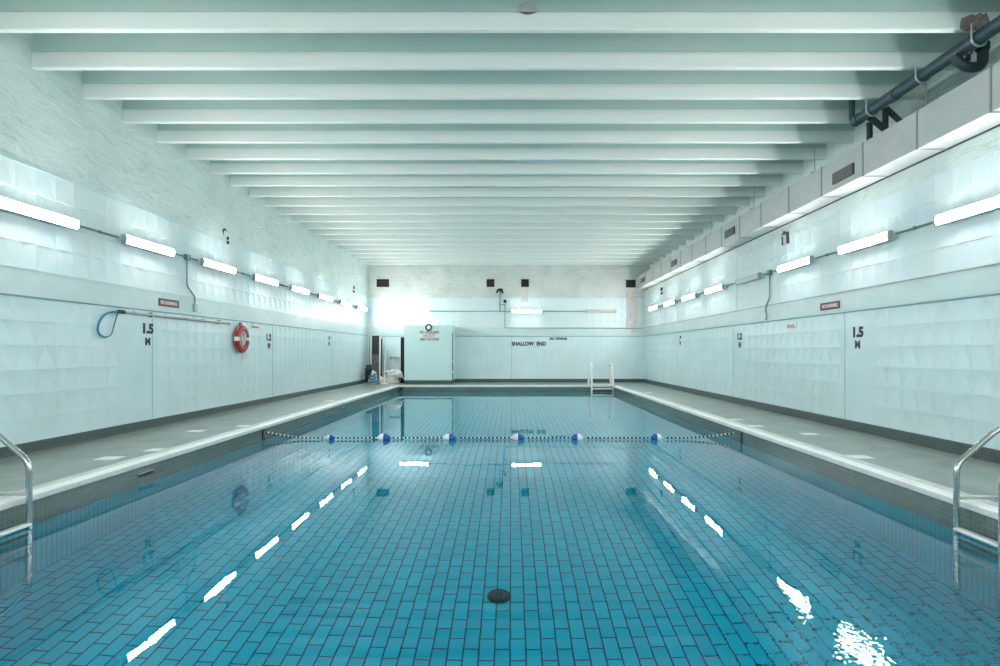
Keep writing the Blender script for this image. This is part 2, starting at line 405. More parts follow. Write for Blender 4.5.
# water: a body of clear water with a faintly rippled top
def water_mat():
    m = bpy.data.materials.new('pool_water'); m.use_nodes = True; nt = m.node_tree; n = nt.nodes; l = nt.links
    n.remove(n['Principled BSDF']); out = n['Material Output']
    g = n.new('ShaderNodeBsdfGlass'); g.inputs['IOR'].default_value = 1.333; g.inputs['Roughness'].default_value = 0
    tc = n.new('ShaderNodeTexCoord')
    n1 = n.new('ShaderNodeTexNoise'); n1.inputs['Scale'].default_value = .9; n1.inputs['Detail'].default_value = 2
    n2 = n.new('ShaderNodeTexNoise'); n2.inputs['Scale'].default_value = 26; n2.inputs['Detail'].default_value = 1
    l.new(tc.outputs['Object'], n1.inputs['Vector']); l.new(tc.outputs['Object'], n2.inputs['Vector'])
    # a disturbed patch near the right of the deep end
    vd = n.new('ShaderNodeVectorMath'); vd.operation = 'DISTANCE'; vd.inputs[1].default_value = (2.35, 2.9, 0)
    l.new(tc.outputs['Object'], vd.inputs[0])
    mr = n.new('ShaderNodeMapRange'); mr.inputs['From Min'].default_value = .2; mr.inputs['From Max'].default_value = 1.5
    mr.inputs['To Min'].default_value = .0016; mr.inputs['To Max'].default_value = 0.00004; mr.interpolation_type = 'SMOOTHSTEP'
    l.new(vd.outputs['Value'], mr.inputs['Value'])
    m2 = n.new('ShaderNodeMath'); m2.operation = 'MULTIPLY'; l.new(n2.outputs['Fac'], m2.inputs[0]); l.new(mr.outputs[0], m2.inputs[1])
    m1 = n.new('ShaderNodeMath'); m1.operation = 'MULTIPLY_ADD'; m1.inputs[1].default_value = .0022
    l.new(n1.outputs['Fac'], m1.inputs[0]); l.new(m2.outputs[0], m1.inputs[2])
    bp = n.new('ShaderNodeBump'); bp.inputs['Distance'].default_value = 1.0; bp.inputs['Strength'].default_value = 1
    l.new(m1.outputs[0], bp.inputs['Height']); l.new(bp.outputs['Normal'], g.inputs['Normal'])
    l.new(g.outputs[0], out.inputs['Surface'])
    va = n.new('ShaderNodeVolumeAbsorption'); va.inputs['Color'].default_value = (.0, .90, .97, 1); va.inputs['Density'].default_value = .9
    l.new(va.outputs[0], out.inputs['Volume'])
    return m
M['water'] = water_mat()
w = MB().box(PL - .006, PR + .006, PN - .006, PB + .006, -2.5, ZW).build('pool_water', M['water'])
tag(w, 'calm clear turquoise water filling the long indoor pool', 'water', kind='stuff')

# ------------------------------------------------------------------ ceiling beams
ORD = ['first', 'second', 'third', 'fourth', 'fifth', 'sixth', 'seventh', 'eighth', 'ninth', 'tenth', 'eleventh', 'twelfth', 'thirteenth',
       'fourteenth', 'fifteenth', 'sixteenth', 'seventeenth', 'eighteenth', 'nineteenth', 'twentieth', 'twenty-first', 'twenty-second', 'twenty-third']
BP = .954; BY = lambda k: 7.12 + BP * (k - 1)
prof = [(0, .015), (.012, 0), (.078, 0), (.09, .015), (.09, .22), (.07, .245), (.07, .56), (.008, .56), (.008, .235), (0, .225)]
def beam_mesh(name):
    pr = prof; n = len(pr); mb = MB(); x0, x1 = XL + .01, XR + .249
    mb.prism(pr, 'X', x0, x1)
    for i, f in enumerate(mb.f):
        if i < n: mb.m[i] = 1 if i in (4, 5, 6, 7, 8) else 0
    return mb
b0 = None
for k in range(-8, 22):
    lab = 'white painted ceiling beam, %s from the camera' % ORD[k] if 0 <= k else 'white painted ceiling beam above and behind the camera'
    if k >= 1: lab = 'white painted ceiling beam, %s in view from the camera' % ORD[k - 1]
    else: lab = 'white painted ceiling beam overhead, behind the camera'
    if b0 is None:
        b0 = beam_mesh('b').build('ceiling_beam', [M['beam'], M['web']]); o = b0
    else:
        o = b0.copy(); COL.objects.link(o)
    o.location = (0, BY(k), ZC); tag(o, lab, 'beam', 'ceiling beams')
    if k == 1: beam1 = o
    if k == 21: lastbeam = o
# damage on the nearest beam: brown broken patch and a bare plaster patch
def blob(n, rx, rz, j):
    return [(rx * math.cos(2 * PI * i / n) * random.uniform(1 - j, 1), rz * math.sin(2 * PI * i / n) * random.uniform(1 - j, 1)) for i in range(n)]
pts = [(-.19, -.06), (-.17, .05), (-.12, .07), (-.05, .10), (0, .085), (.06, .12), (.11, .09), (.14, .12), (.17, .06), (.19, -.02), (.16, -.07), (.08, -.10), (.0, -.085), (-.08, -.10), (-.15, -.095)]
o = MB().prism(pts, 'Y', -.012, .012).build('broken_patch', M['brown'], beam1, (5.89, -.005, .085)); o['label'] = 'brown broken brick patch'
o = MB().prism(blob(22, .14, .09, .15), 'Y', -.008, .012).build('plaster_patch', M['plaster'], beam1, (.22, .008, .27)); o['label'] = 'bare greyish plaster patch'

# ------------------------------------------------------------------ wall lamps
def make_lamp(lens, label, group):
    """runs along local X (1.45 m), back against local y=0, faces local -Y"""
    L = 1.45
    t = thing('wall_lamp', label, 'lamp', group=group)
    MB().box(.01, L - .01, -.142, -.075, -.076, .076, bev=.006).build('housing', M['housing'], t)
    for x in (.25, L - .25): MB().box(x - .03, x + .03, -.08, 0, -.03, .03, bev=.005).build('bracket', M['cap'], t)
    n = 10; poly = [(-.12, -.070), (-.142, -.070)]
    poly += [(-.142 - .028 * math.sin(PI * i / n), -.070 * math.cos(PI * i / n)) for i in range(1, n)]
    poly += [(-.142, .070), (-.12, .070)]
    MB().prism(poly, 'X', .035, L - .035, smooth=True).build('diffuser', lens, t)
    for x in (0, L - .036):
        p2 = [(-.085, -.078), (-.14, -.078), (-.165, -.06), (-.172, 0), (-.165, .06), (-.14, .078), (-.085, .078)]
        MB().prism(p2, 'X', x, x + .036).build('end_cap', M['cap'], t)
    return t
ZLL, ZLR, ZLB = CAM + 1.99, CAM + 1.945, CAM + 1.96
def lab_lamp(side, i): return 'lit fluorescent wall lamp, %s from the camera on the %s wall' % (ORD[i], side)
RZL, RZR = PI / 2, -PI / 2       # local -Y faces +X on the left wall, -X on the right wall
def put_left(t, near): t.location = (XL + .013, near, ZLL); t.rotation_euler = (0, 0, PI / 2)
def put_right(t, near): t.location = (XR - .013, near + 1.45, ZLR); t.rotation_euler = (0, 0, -PI / 2)
left_y = [7.33 + 2.49 * k for k in range(8)]
right_y = [6.86 + 2.45 * k for k in range(8)]
proto = make_lamp(M['lens_on'], lab_lamp('left', 0), 'lit wall lamps'); put_left(proto, left_y[0])
for i in range(1, 8):
    put_left(dup(proto, lab_lamp('left', i), (0, 0, 0)), left_y[i])
for i, y in enumerate((left_y[0] - 2.56, left_y[0] - 5.12, left_y[0] - 7.68)):
    put_left(dup(proto, 'lit fluorescent wall lamp on the left wall beside or behind the camera', (0, 0, 0)), y)
n = 0
for i in range(8):
    if i == 3:
        off = make_lamp(M['lens_off'], 'unlit grey fluorescent wall lamp on the right wall', 'unlit wall lamps'); put_right(off, right_y[3]); continue
    put_right(dup(proto, lab_lamp('right', n), (0, 0, 0)), right_y[i]); n += 1
for y in (right_y[0] - 2.52, right_y[0] - 5.04, right_y[0] - 7.56):
    put_right(dup(proto, 'lit fluorescent wall lamp on the right wall beside or behind the camera', (0, 0, 0)), y)
dup(proto, 'lit fluorescent lamp on the back wall above the tall cabinet', (-5.37, YB - .013, ZLB), (0, 0, 0))
dup(proto, 'lit fluorescent lamp in the middle of the back wall', (.03, YB - .013, ZLB), (0, 0, 0))
o = make_lamp(M['lens_off2'], 'unlit pinkish fluorescent lamp on the right of the back wall', 'unlit wall lamps'); o.location = (3.6, YB - .013, ZLB)

for x in (-3.6, -.7, 2.2):  # unseen lamps added behind the camera to fill the near beam faces
    dup(proto, 'added unseen fluorescent fill lamp on the wall behind the camera', (x + 1.45, YN + .013, ZLB), (0, 0, PI))
# conduits between the lamps
def conduit(a, b, r, lab, n_clip=1, name='conduit'):
    a, b = Vector(a), Vector(b)
    t = thing(name, lab, 'conduit', a, group='conduits between the wall lamps')
    MB().tube([(0, 0, 0), b - a], r, 8).build('tube', M['conduit'], t)
    d = (b - a).normalized()
    for k in range(n_clip):
        c = (b - a) * ((k + .5 + .08) / n_clip)
        MB().tube([c - d * .012, c + d * .012], r * 1.7, 8).build('clip', M['conduit'], t)
    return t
for i in range(7):
    a, b = left_y[i] + 1.45, left_y[i + 1]
    conduit((XL + .045, a, ZLL + .025), (XL + .045, b, ZLL + .025), .018, 'grey conduit running on from the %s lamp of the left wall' % ORD[i])
rn = ['first lit', 'second lit', 'third lit', 'unlit', 'fourth lit', 'fifth lit', 'sixth lit']
for i in range(7):
    a, b = right_y[i] + 1.45, right_y[i + 1]
    conduit((XR - .045, a, ZLR + .025), (XR - .045, b, ZLR + .025), .018, 'grey conduit running on from the %s lamp of the right wall' % rn[i])
conduit((-3.91, YB - .045, ZLB), (.02, YB - .045, ZLB), .018, 'long grey conduit joining the left and middle lamps of the back wall', 3)
conduit((1.49, YB - .045, ZLB), (3.59, YB - .045, ZLB), .018, 'grey conduit joining the middle and unlit lamps of the back wall', 2)

def drop(side, y, zt, zb, dy, lab):
    s = 1 if side == 'left' else -1; X = (XL if side == 'left' else XR) + s * .04
    t = thing('switch_conduit', lab, 'conduit', (X, y, zt))
    MB().box(-.045, .045, -.07, .07, -.06, .06, bev=.01).build('junction_box', M['conduit'], t)
    zm = (zb - zt)
    MB().tube(arc([(0, 0, -.05), (0, 0, zm * .62), (0, dy, zm * .82), (0, dy, zm)], .08), .016, 8).build('tube', M['conduit'], t)
    MB().box(-.035, .035, dy - .055, dy + .055, zm - .15, zm + .02, bev=.01).build('switch_box', M['strap'], t)
drop('left', 560 * 6.89 / 324, ZLL + .025, 2.49, .30, 'grey conduit dropping from the lamp line to a small switch box on the left wall')
drop('right', 13.88, ZLR + .025, 2.42, .22, 'grey conduit dropping from the lamp line to a small switch box on the right wall')

# conduits on the back wall
t = thing('back_conduit', 'thin grey conduit bending down and running low along the back wall to the right corner', 'conduit', (-.29, YB - .04, 4.0))
MB().tube(arc([(0, 0, -.25), (0, 0, -1.38), (6.6, 0, -1.40)], .1), .016, 8).build('tube', M['conduit'], t)
MB().box(-.07, .07, -.05, .03, -.17, -.03, bev=.01).build('junction_box', M['black'], t)
t = thing('pipe_fitting', 'rusted black pipe fitting with a drop pipe between the two middle vents', 'pipe', (-.53, YB - .09, 4.4))
MB().tube([(0, 0, 0), (0, 0, -.95)], .028, 8).build('pipe', M['conduit'], t)
MB().tube(arc([(-.15, 0, -.10), (-.11, 0, .06), (.08, 0, .09), (.13, 0, -.12)], .08), .045, 8).build('elbow', M['black'], t)
MB().tube([(-.03, 0, -.66), (.27, 0, -.66)], .018, 8).build('branch_pipe', M['conduit'], t)
MB().tube([(0, -.06, .02), (0, .06, .02)], .05, 10).build('flange', M['black'], t)

# ------------------------------------------------------------------ air duct along the right wall
DX, DZ0, DZ1 = 5.985, 4.455, 5.015
t = thing('air_duct', 'long grey rectangular air duct fixed high along the right wall', 'duct', (XR, 0, DZ0))
def dl(x): return x - XR
ys = [YN + .05] + [12.06 - 1.27 * k for k in range(9, 0, -1)] + [12.06, 13.4, 14.65, 15.9, 17.2, 18.5, 19.75, 21.0, 22.3, 23.6, 24.9, 26.2, 26.9]
ys = [y for y in ys if y >= YN]
mb = MB()
H = DZ1 - DZ0
for a, b in zip(ys[:-1], ys[1:]):
    xm, zm, ym = dl(DX) - .035, H / 2, (a + b) / 2           # cross-broken panel: centre pushed out
    c = [(dl(DX), a, 0), (dl(DX), b, 0), (dl(DX), b, H), (dl(DX), a, H)]
    mb.add(c + [(xm, ym, zm)], [(0, 1, 4), (1, 2, 4), (2, 3, 4), (3, 0, 4)], 0)
    mb.add([(dl(DX), a, 0), (-.013, a, 0), (-.013, b, 0), (dl(DX), b, 0), ((dl(DX) - .013) / 2, ym, -.012)], [(0, 1, 4), (1, 2, 4), (2, 3, 4), (3, 0, 4)], 1)
    mb.quad((dl(DX), a, H), (-.013, a, H), (-.013, b, H), (dl(DX), b, H), 0)
for y in (ys[0], ys[-1]): mb.quad((dl(DX), y, 0), (-.013, y, 0), (-.013, y, H), (dl(DX), y, H), 0)
mb.build('duct_body', [M['duct'], M['duct_under']], t)
for y in ys[1:-1]:
    m2 = MB(); m2.box(dl(DX) - .012, dl(DX) + .01, y - .014, y + .014, -.012, H + .012); m2.box(dl(DX), -.02, y - .010, y + .010, -.012, 0)
    m2.build('flange', M['seam'], t)
MB().box(-.036, -.014, YN + .05, 26.9, -.02, .012).build('wall_seal', M['dark_line'], t)
for gy, w, z in ((10.05, .62, .20), (15.25, .66, .26), (20.45, .62, .26), (25.35, .62, .26), (4.9, .62, .2)):
    g = MB(); g.box(dl(DX) - .045, dl(DX) - .01, gy - w / 2, gy + w / 2, z - .10, z + .10)
    gr = g.build('vent_grille', M['grille'], t)
    s_ = MB()
    for k in range(9):
        zz = z - .085 + k * .021
        s_.box(dl(DX) - .052, dl(DX) - .044, gy - w / 2 + .015, gy + w / 2 - .015, zz, zz + .008)
    s_.build('louvre', M['seam'], gr)
for y in (8.2, 11.2, 14.0, 17.0):
    MB().tube([(dl(DX) + .09, y, H - .02), (dl(DX) + .09, y, ZC + .02 - DZ0)], .008, 6).build('hanger_rod', M['seam'], t)
    MB().box(dl(DX) + .02, dl(DX) + .14, y - .04, y + .04, H - .02, H + .04, bev=.01).build('bracket', M['brown'], t)

# ------------------------------------------------------------------ drain pipes above the duct
PX, PZ = 5.88, CAM + 3.94
t = thing('drain_pipe', 'large blue-grey drain pipe hung under the beams above the duct', 'pipe', (PX, 4.0, PZ))
MB().tube([(0, 0, 0), (0, 5.6, -.0)], .078, 20).build('pipe', M['pipe'], t)
MB().tube([(.055, 0, .10), (.055, 5.4, .10)], .045, 14).build('side_pipe', M['pipe'], t)
for y in (1.1, 3.1, 4.6, 5.5): MB().tube([(0, y - .07, 0), (0, y + .07, 0)], .093, 20).build('coupling', M['pipe'], t)
for y in (1.25, 3.03, 4.0, 5.11):
    h = MB(); h.tube([(-.098 * math.cos(a), y, -.098 * math.sin(a)) for a in [PI * k / 10 for k in range(-1, 12)]], .016, 6)
    h.tube([(-.098, y, 0), (-.098, y, ZC + .02 - PZ)], .013, 6)
    h.build('hanger', M['strap'], t)
t = thing('trap_pipe', 'dark curved trap pipe dropping beside the large drain pipe', 'pipe', (6.15, 7.3, 5.70))
MB().tube(arc([(0, 0, -.22), (0, 0, -.53), (-.24, 0, -.53), (-.34, .05, -.36)], .16), .062, 14).build('pipe', M['pipe_dark'], t)
MB().tube([(0, 0, -.30), (0, 0, -.22)], .078, 14).build('coupling', M['pipe_dark'], t)
MB().tube([(-.19, -.0, -.44), (-.19, 0, -.36)], .028, 10).build('cleanout', M['pipe_dark'], t)
MB().tube([(-.19 + .05 * math.cos(a), 0, -.32 + .05 * math.sin(a)) for a in [2 * PI * k / 12 for k in range(12)]], .010, 6, closed=True).build('hook', M['pipe_dark'], t)
t = thing('branch_pipe', 'black forked branch pipe angling down from the drain pipe to the duct top', 'pipe', (5.96, 9.35, 5.40))
MB().tube([(0, 0, 0), (.17, .0, -.13), (.34, .0, -.28)], .052, 12).build('pipe', M['pipe_dark'], t)
MB().tube([(.29, .0, .12), (.29, .0, -.37)], .047, 12).build('pipe', M['pipe_dark'], t)
MB().tube([(.30, 0, .13), (.55, 0, -.10), (.60, 0, -.36)], .047, 12).build('pipe', M['pipe_dark'], t)
t = thing('stub_pipe', 'dark vertical stub pipe at the far end of the large drain pipe', 'pipe', (5.80, 9.71, 5.18))
MB().tube([(.45, .05, -.15), (.45, .05, .27)], .05, 12).build('pipe', M['pipe_dark'], t)
MB().tube(arc([(.11, 0, .9), (.11, 0, .32), (.10, -.1, .24)], .06), .05, 12).build('elbow', M['pipe'], t)

# ------------------------------------------------------------------ holes and vents in the masonry
def vent(x, z, w, h, lab):
    t = thing('wall_vent', lab, 'vent', (x, YB - .02, z), group='dark square vents of the back wall')
    f = MB(); e = .02
    f.box(-w / 2 - e, w / 2 + e, -.03, .01, h / 2, h / 2 + e); f.box(-w / 2 - e, w / 2 + e, -.03, .01, -h / 2 - e, -h / 2)
    f.box(-w / 2 - e, -w / 2, -.03, .01, -h / 2, h / 2); f.box(w / 2, w / 2 + e, -.03, .01, -h / 2, h / 2)
    f.build('frame', M['grille'], t)
    MB().box(-w / 2, w / 2, -.012, .01, -h / 2, h / 2).build('opening', M['void'], t)
    s_ = MB()
    for k in range(3): s_.box(-w / 2, w / 2, -.02, -.012, -h / 2 + h * (k + .8) / 4, -h / 2 + h * (k + .8) / 4 + .012)
    s_.build('louvre', M['grille'], t)
vent((383 - 511) / 20.74, 4.78, .56, .34, 'wide dark vent at the left end of the back wall')
vent((490.5 - 511) / 20.74, 4.78, .34, .34, 'square dark vent left of the rusted pipe fitting')
vent((525 - 511) / 20.74, 4.78, .34, .34, 'square dark vent above the middle lamp of the back wall')
vent((632 - 511) / 20.74, 4.75, .56, .33, 'wide dark vent beside the duct end above pinkish streaks')
# streaks below vents (stains with their own shape, on the wall)
def stain(x, z1, z0, w, lab, n=5):
    mb = MB()
    for k in range(n):
        xa = -w / 2 + w * k / n; zz = z0 + random.uniform(0, .35)
        mb.box(xa + .01, xa + w / n - random.uniform(.01, .04), -.003, .004, zz - z1, 0)
    tag(mb.build('rust_stain', M['stain'], loc=(x, YB - .026, z1)), lab, 'stain')
stain((632 - 511) / 20.74, 4.55, 2.35, .56, 'pale pinkish streaks running down below the right-hand vent')
stain((525 - 511) / 20.74, 4.58, 3.75, .36, 'short pinkish streaks below the vent over the middle lamp', 3)

def hole(side, y, z, lab, kind):
    s = 1 if side == 'left' else -1; X = (XL if side == 'left' else XR) + s * .03
    t = thing('broken_wall_box', lab, 'wall box', (X, y, z))
    mb = MB()
    if kind == 'box':
        mb.box(-.03, .03, -.13, .13, .10, .13); mb.box(-.03, .03, -.13, -.09, -.14, .13); mb.box(-.03, .03, .09, .13, -.14, .06)
        mb.build('frame', M['grille'], t); MB().box(-.02, .01, -.08, .08, -.14, .07, bev=.01).build('cover', M['cloth'], t)
        MB().box(-.03 * s - .005, .0, .04, .12, .12, .18).build('hole', M['void'], t)
    elif kind == 'hook':
        MB().tube([(0, .0 + .09 * math.cos(a), .05 + .12 * math.sin(a)) for a in [PI * (.25 + k / 10) for k in range(10)]], [.012 + .012 * math.sin(PI * k / 9) for k in range(10)], 8).build('hook', M['black'], t)
        MB().box(-.02, .02, .10, .17, -.06, .02, bev=.012).build('hole', M['void'], t)
        MB().box(-.02, .02, .11, .19, -.16, -.08, bev=.012).build('knob', M['grille'], t)
    else:
        MB().box(-.02, .02, -.10, .08, .02, .16, bev=.015).build('opening', M['void'], t)
        MB().box(-.02, .02, -.12, .10, -.14, -.03, bev=.015).build('cover', M['grille'], t)
hole('left', 13.5, 4.25, 'broken outlet with a black hook high on the left wall above the third lamp', 'hook')
hole('left', 24.6, 4.2, 'small dark double opening high on the left wall near the back corner', 'double')
hole('right', 13.1, 4.12, 'open square wall box with a loose pale cover below the duct', 'box')
hole('right', 23.9, 4.05, 'small dark opening under the far end of the duct', 'double')

# ------------------------------------------------------------------ depth numbers painted on the walls
def mark(side, txt, y, z, h, w, lab):
    X = XL + .0145 if side == 'left' else XR - .0145
    o = letters('depth_marking', txt, h, w, M['black'], side, (X, y, z), bold=.06)
    tag(o, lab, 'painted marking')
mark('left', '1.5', 10.68, 1.905, .20, .31, 'black painted 1.5 on the left wall below the rescue pole')
mark('left', 'M', 10.66, 1.66, .15, .15, 'black painted M under the 1.5 numbers on the near left wall')
mark('right', '1.5', 10.38, 1.83, .20, .31, 'black painted 1.5 on the right wall right of a joint')
mark('right', 'M', 10.40, 1.60, .15, .15, 'black painted M under the 1.5 numbers on the near right wall')
mark('left', '1.2', 16.0, 1.88, .20, .31, 'black painted 1.2 on the left wall past the lifebuoy')
mark('left', 'M', 16.0, 1.64, .17, .16, 'smaller black painted M under the 1.2 past the lifebuoy')
mark('right', '1.2', 15.75, 1.90, .20, .31, 'black painted 1.2 on the right wall')
mark('right', 'M', 15.75, 1.66, .17, .16, 'smaller black painted M under the 1.2 midway down the right wall')
mark('left', '.9', 21.3, 1.98, .16, .28, 'small black painted .9 on the far left wall')
mark('left', 'M', 21.3, 1.78, .15, .15, 'small black painted M on the far left wall')
mark('right', '.9', 21.3, 2.0, .16, .28, 'small black painted .9 on the far right wall')
mark('right', 'M', 21.3, 1.80, .15, .15, 'small black painted M on the far right wall')
o = letters('wall_lettering', 'SHALLOW  END', .20, 1.66, M['black'], 'back', (.86, YB - .016, 1.86), bold=.045); tag(o, 'black painted words SHALLOW END on the back wall', 'lettering')
o = letters('wall_lettering', 'NO DIVING', .125, .84, M['navy'], 'back', (2.28, YB - .016, 2.10), bold=.045); tag(o, 'small navy words NO DIVING on the back wall', 'lettering')

def sign(wall, loc, w, h, face, txts, lab, rim=None):
    t = thing('wall_sign', lab, 'sign', loc, ROT[wall])
    MB().box(-w / 2, w / 2, -h / 2, h / 2, 0, .008, bev=.003).build('panel', face, t)
    if rim:
        r = MB(); e = .014
        r.box(-w / 2, w / 2, h / 2 - e, h / 2, .008, .012); r.box(-w / 2, w / 2, -h / 2, -h / 2 + e, .008, .012)
        r.box(-w / 2, -w / 2 + e, -h / 2, h / 2, .008, .012); r.box(w / 2 - e, w / 2, -h / 2, h / 2, .008, .012); r.build('border', rim, t)
    for (tx, th, tw, m, yy) in txts:
        letters('lettering', tx, th, tw, m, wall, (0, yy, .010), t, bold=.02)
sign('left', (XL + .022, 11.3, 2.445), .66, .15, M['red_sign'], [('NO RUNNING', .075, .54, M['sign_white'], 0)], 'red sign with white letters on the band of the left wall', M['black'])
sign('right', (XR - .022, 11.28, 2.39), .68, .15, M['red_sign'], [('NO RUNNING', .075, .54, M['sign_white'], 0)], 'red sign with white letters on the band of the right wall', M['black'])
sign('right', (XR - .016, 12.85, 2.05), .42, .15, M['sign_white'], [('POOL', .085, .34, M['red_text'], 0)], 'small white sign with red letters below the band of the right wall')
sign('left', (XL + .016, 15.15, 2.13), .42, .10, M['sign_white'], [('RING BUOY', .05, .36, M['red_text'], 0)], 'small pale sign with pinkish letters beside the red lifebuoy')

# ------------------------------------------------------------------ tall cabinet on the back wall
CY = 25.55
t = thing('wall_cabinet', 'tall pale blue closet built out from the back wall', 'cabinet', (-3.78, CY, 0))
MB().box(-1.09, 1.09, 0, YB - CY - .01, .17, 2.685, bev=.006).build('body', M['cabinet'], t)
MB().box(-1.085, 1.085, .0 - .012, YB - CY - .01, 0, .17).build('plinth', M['baseboard_x'], t)
d = MB().box(1.09, 1.125, .05, 1.0, .17, 2.45, bev=.006).build('door', M['cabinet'], t)
MB().box(1.095, 1.128, .02, .05, .17, 2.35).build('door_gap', M['black'], t)
for z in (.5, 1.0, 2.38): MB().box(1.09, 1.14, .0, .06, z, z + .09).build('hinge', M['cabinet'], t)
t = thing('ring_buoy_bracket', 'small black ring hung at the top of the tall closet', 'ring', (-3.75, CY - .01, 2.58))
MB().tube([(.125 * math.cos(a), -.03, .125 * math.sin(a)) for a in [2 * PI * k / 28 for k in range(28)]], .034, 10, closed=True).build('ring', M['black'], t)
MB().tube([(0, -.03, 0), (0, .005, 0)], .095, 24).build('face', M['white'], t)
sign('back', (-3.72, CY - .004, 2.20), 1.04, .50, M['notice'],
     [('NO LIFEGUARD', .13, .88, M['black'], .16), ('ON DUTY', .14, .56, M['red_text'], 0.0), ('SWIM AT YOUR OWN RISK', .13, .88, M['black'], -.16)],
     'white notice with red and black lines on the tall closet')

# ------------------------------------------------------------------ things in the back left corner
t = thing('folding_frame', 'tall upright white-railed folded frame with a dark panel in the back left corner', 'frame', (-6.40, 26.45, 0), (math.radians(-3), 0, 0))
for x in (-.24, .20): MB().box(x - .035, x + .035, -.04, .04, .0, 2.22, bev=.012).build('rail', M['white_metal'], t)
MB().box(-.19, .15, .0, .03, 1.35, 2.24).build('panel', M['black'], t); MB().box(-.19, .15, .0, .03, .05, 1.35).build('panel', M['grey_dark'], t)
MB().box(-.30, -.265, -.03, .04, .3, 2.14).build('edge', M['black'], t); MB().box(.245, .29, -.03, .04, .3, 2.1).build('edge', M['black'], t)
t = thing('black_board', 'narrow tall black board leaning beside the closet', 'board', (-5.05, 26.3, 0))
MB().box(-.13, .12, -.03, .03, .0, 2.15, bev=.01).build('board', M['void'], t)
MB().box(-.16, -.13, -.035, .03, .1, 2.05).build('trim_strip', M['white_metal'], t)
t = thing('brush_pole', 'tall thin white pole of a pool brush standing by the bundled cover', 'pole', (-5.74, 25.35, 0))
MB().tube([(0, 0, .02), (.02, .25, 1.98)], .028, 10).build('pole', M['white_metal'], t)
MB().box(-.16, .16, -.05, .05, .0, .06, bev=.012).build('brush_head', M['white'], t)
t = thing('thin_rod', 'short dark rod leaning behind the white pole', 'rod', (-6.05, 26.6, 0))
MB().tube([(.14, 0, .0), (0, .25, 1.75)], .018, 8).build('rod', M['strap'], t)
MB().tube([(.14, 0, .0), (.135, .01, .10)], .026, 8).build('grip', M['black'], t)
t = thing('grab_bar', 'curved grey grab bar fixed to the back wall above the bundled cover', 'handle', (-5.8, YB - .02, 1.15))
MB().tube(arc([(0, 0, .02), (.02, -.1, .06), (.40, -.1, .06), (.58, -.08, -.10), (.60, 0, -.14)], .12), .045, 10).build('bar', M['strap'], t)
for x, z in ((0, 0), (.6, -.1)): MB().tube([(x, .01, z), (x, -.02, z)], .05, 12).build('flange', M['strap'], t)

def lump(name, c, r, m, seed, parent=None, sub=5, amp=.5):
    """crumpled cloth lump: displaced icosphere flattened on the floor"""
    import bmesh
    from mathutils import noise
    bm = bmesh.new(); bmesh.ops.create_icosphere(bm, subdivisions=sub - 1, radius=1)
    for v in bm.verts:
        d = 1 + amp * noise.noise(v.co * 1.6 + Vector((seed, 0, 0))) + amp * .5 * noise.ridged_multi_fractal(v.co * 2.2 + Vector((0, seed, 0)), 1, 2, 3, 1, 2) * .3
        p = Vector((v.co.x * r[0], v.co.y * r[1], v.co.z * r[2])) * d
        if p.z < -r[2] * .5: p.z = -r[2] * .5
        v.co = p
    me = bpy.data.meshes.new(name); bm.to_mesh(me); bm.free(); me.materials.append(m)
    for p in me.polygons: p.use_smooth = True
    o = bpy.data.objects.new(name, me); COL.objects.link(o); o.location = c
    if parent: o.parent = parent
    return o
t = thing('bundled_cover', 'crumpled off-white bundled pool cover heaped on the deck', 'pool cover', (-5.66, 25.95, 0))
lump('cloth', (.08, 0, .19), (.40, .24, .38), M['cloth'], 3, t); lump('fold', (-.30, -.05, .10), (.16, .16, .21), M['cloth'], 9, t)
lump('fold', (.32, -.05, .40), (.26, .2, .22), M['cloth'], 15, t)
MB().tube([(-.10, -.32, .50), (-.10, -.18, .50)], .05, 14).build('cap', M['black'], t)
MB().tube(arc([(.38, -.1, .55), (.52, -.15, .42), (.72, -.12, .22)], .1), .025, 8).build('strap', M['cloth'], t)
t = thing('cloth_roll', 'pale folded cloth roll leaning against the white-railed frame', 'cloth', (-6.34, 25.80, 0))
lump('cloth', (0, .05, .18), (.15, .12, .36), M['cloth'], 21, t); lump('fold', (-.08, -.05, .07), (.13, .10, .14), M['tan'], 27, t)
t = thing('coiled_hose', 'small bright blue coiled hose on the deck in the corner', 'hose', (-6.25, 25.3, 0))
pts = [(.18 * math.cos(a) * (1 + .1 * math.sin(3 * a)), .12 * math.sin(a), .05 + .02 * a) for a in [.4 * k for k in range(52)]]
MB().tube(pts, .026, 8).build('hose', M['bluebag'], t); MB().tube([(.18, 0, .06), (.34, -.03, .05)], .035, 8).build('nozzle', M['bluebag'], t)
t = thing('black_bag', 'black bag slumped against the left wall in the back corner', 'bag', (-6.60, 26.05, 0))
lump('bag_body', (0, 0, .36), (.13, .15, .42), M['black'], 33, t); lump('flap', (-.0, -.1, .68), (.13, .15, .16), M['black'], 40, t)
t = thing('dark_base_box', 'low black box behind the bundled cover', 'box', (-5.62, 26.6, 0))
MB().box(-.22, .42, -.10, .2, 0, .22, bev=.02).build('box_body', M['black'], t); MB().box(-.18, .37, -.08, .18, .22, .27, bev=.01).build('lid', M['black'], t)

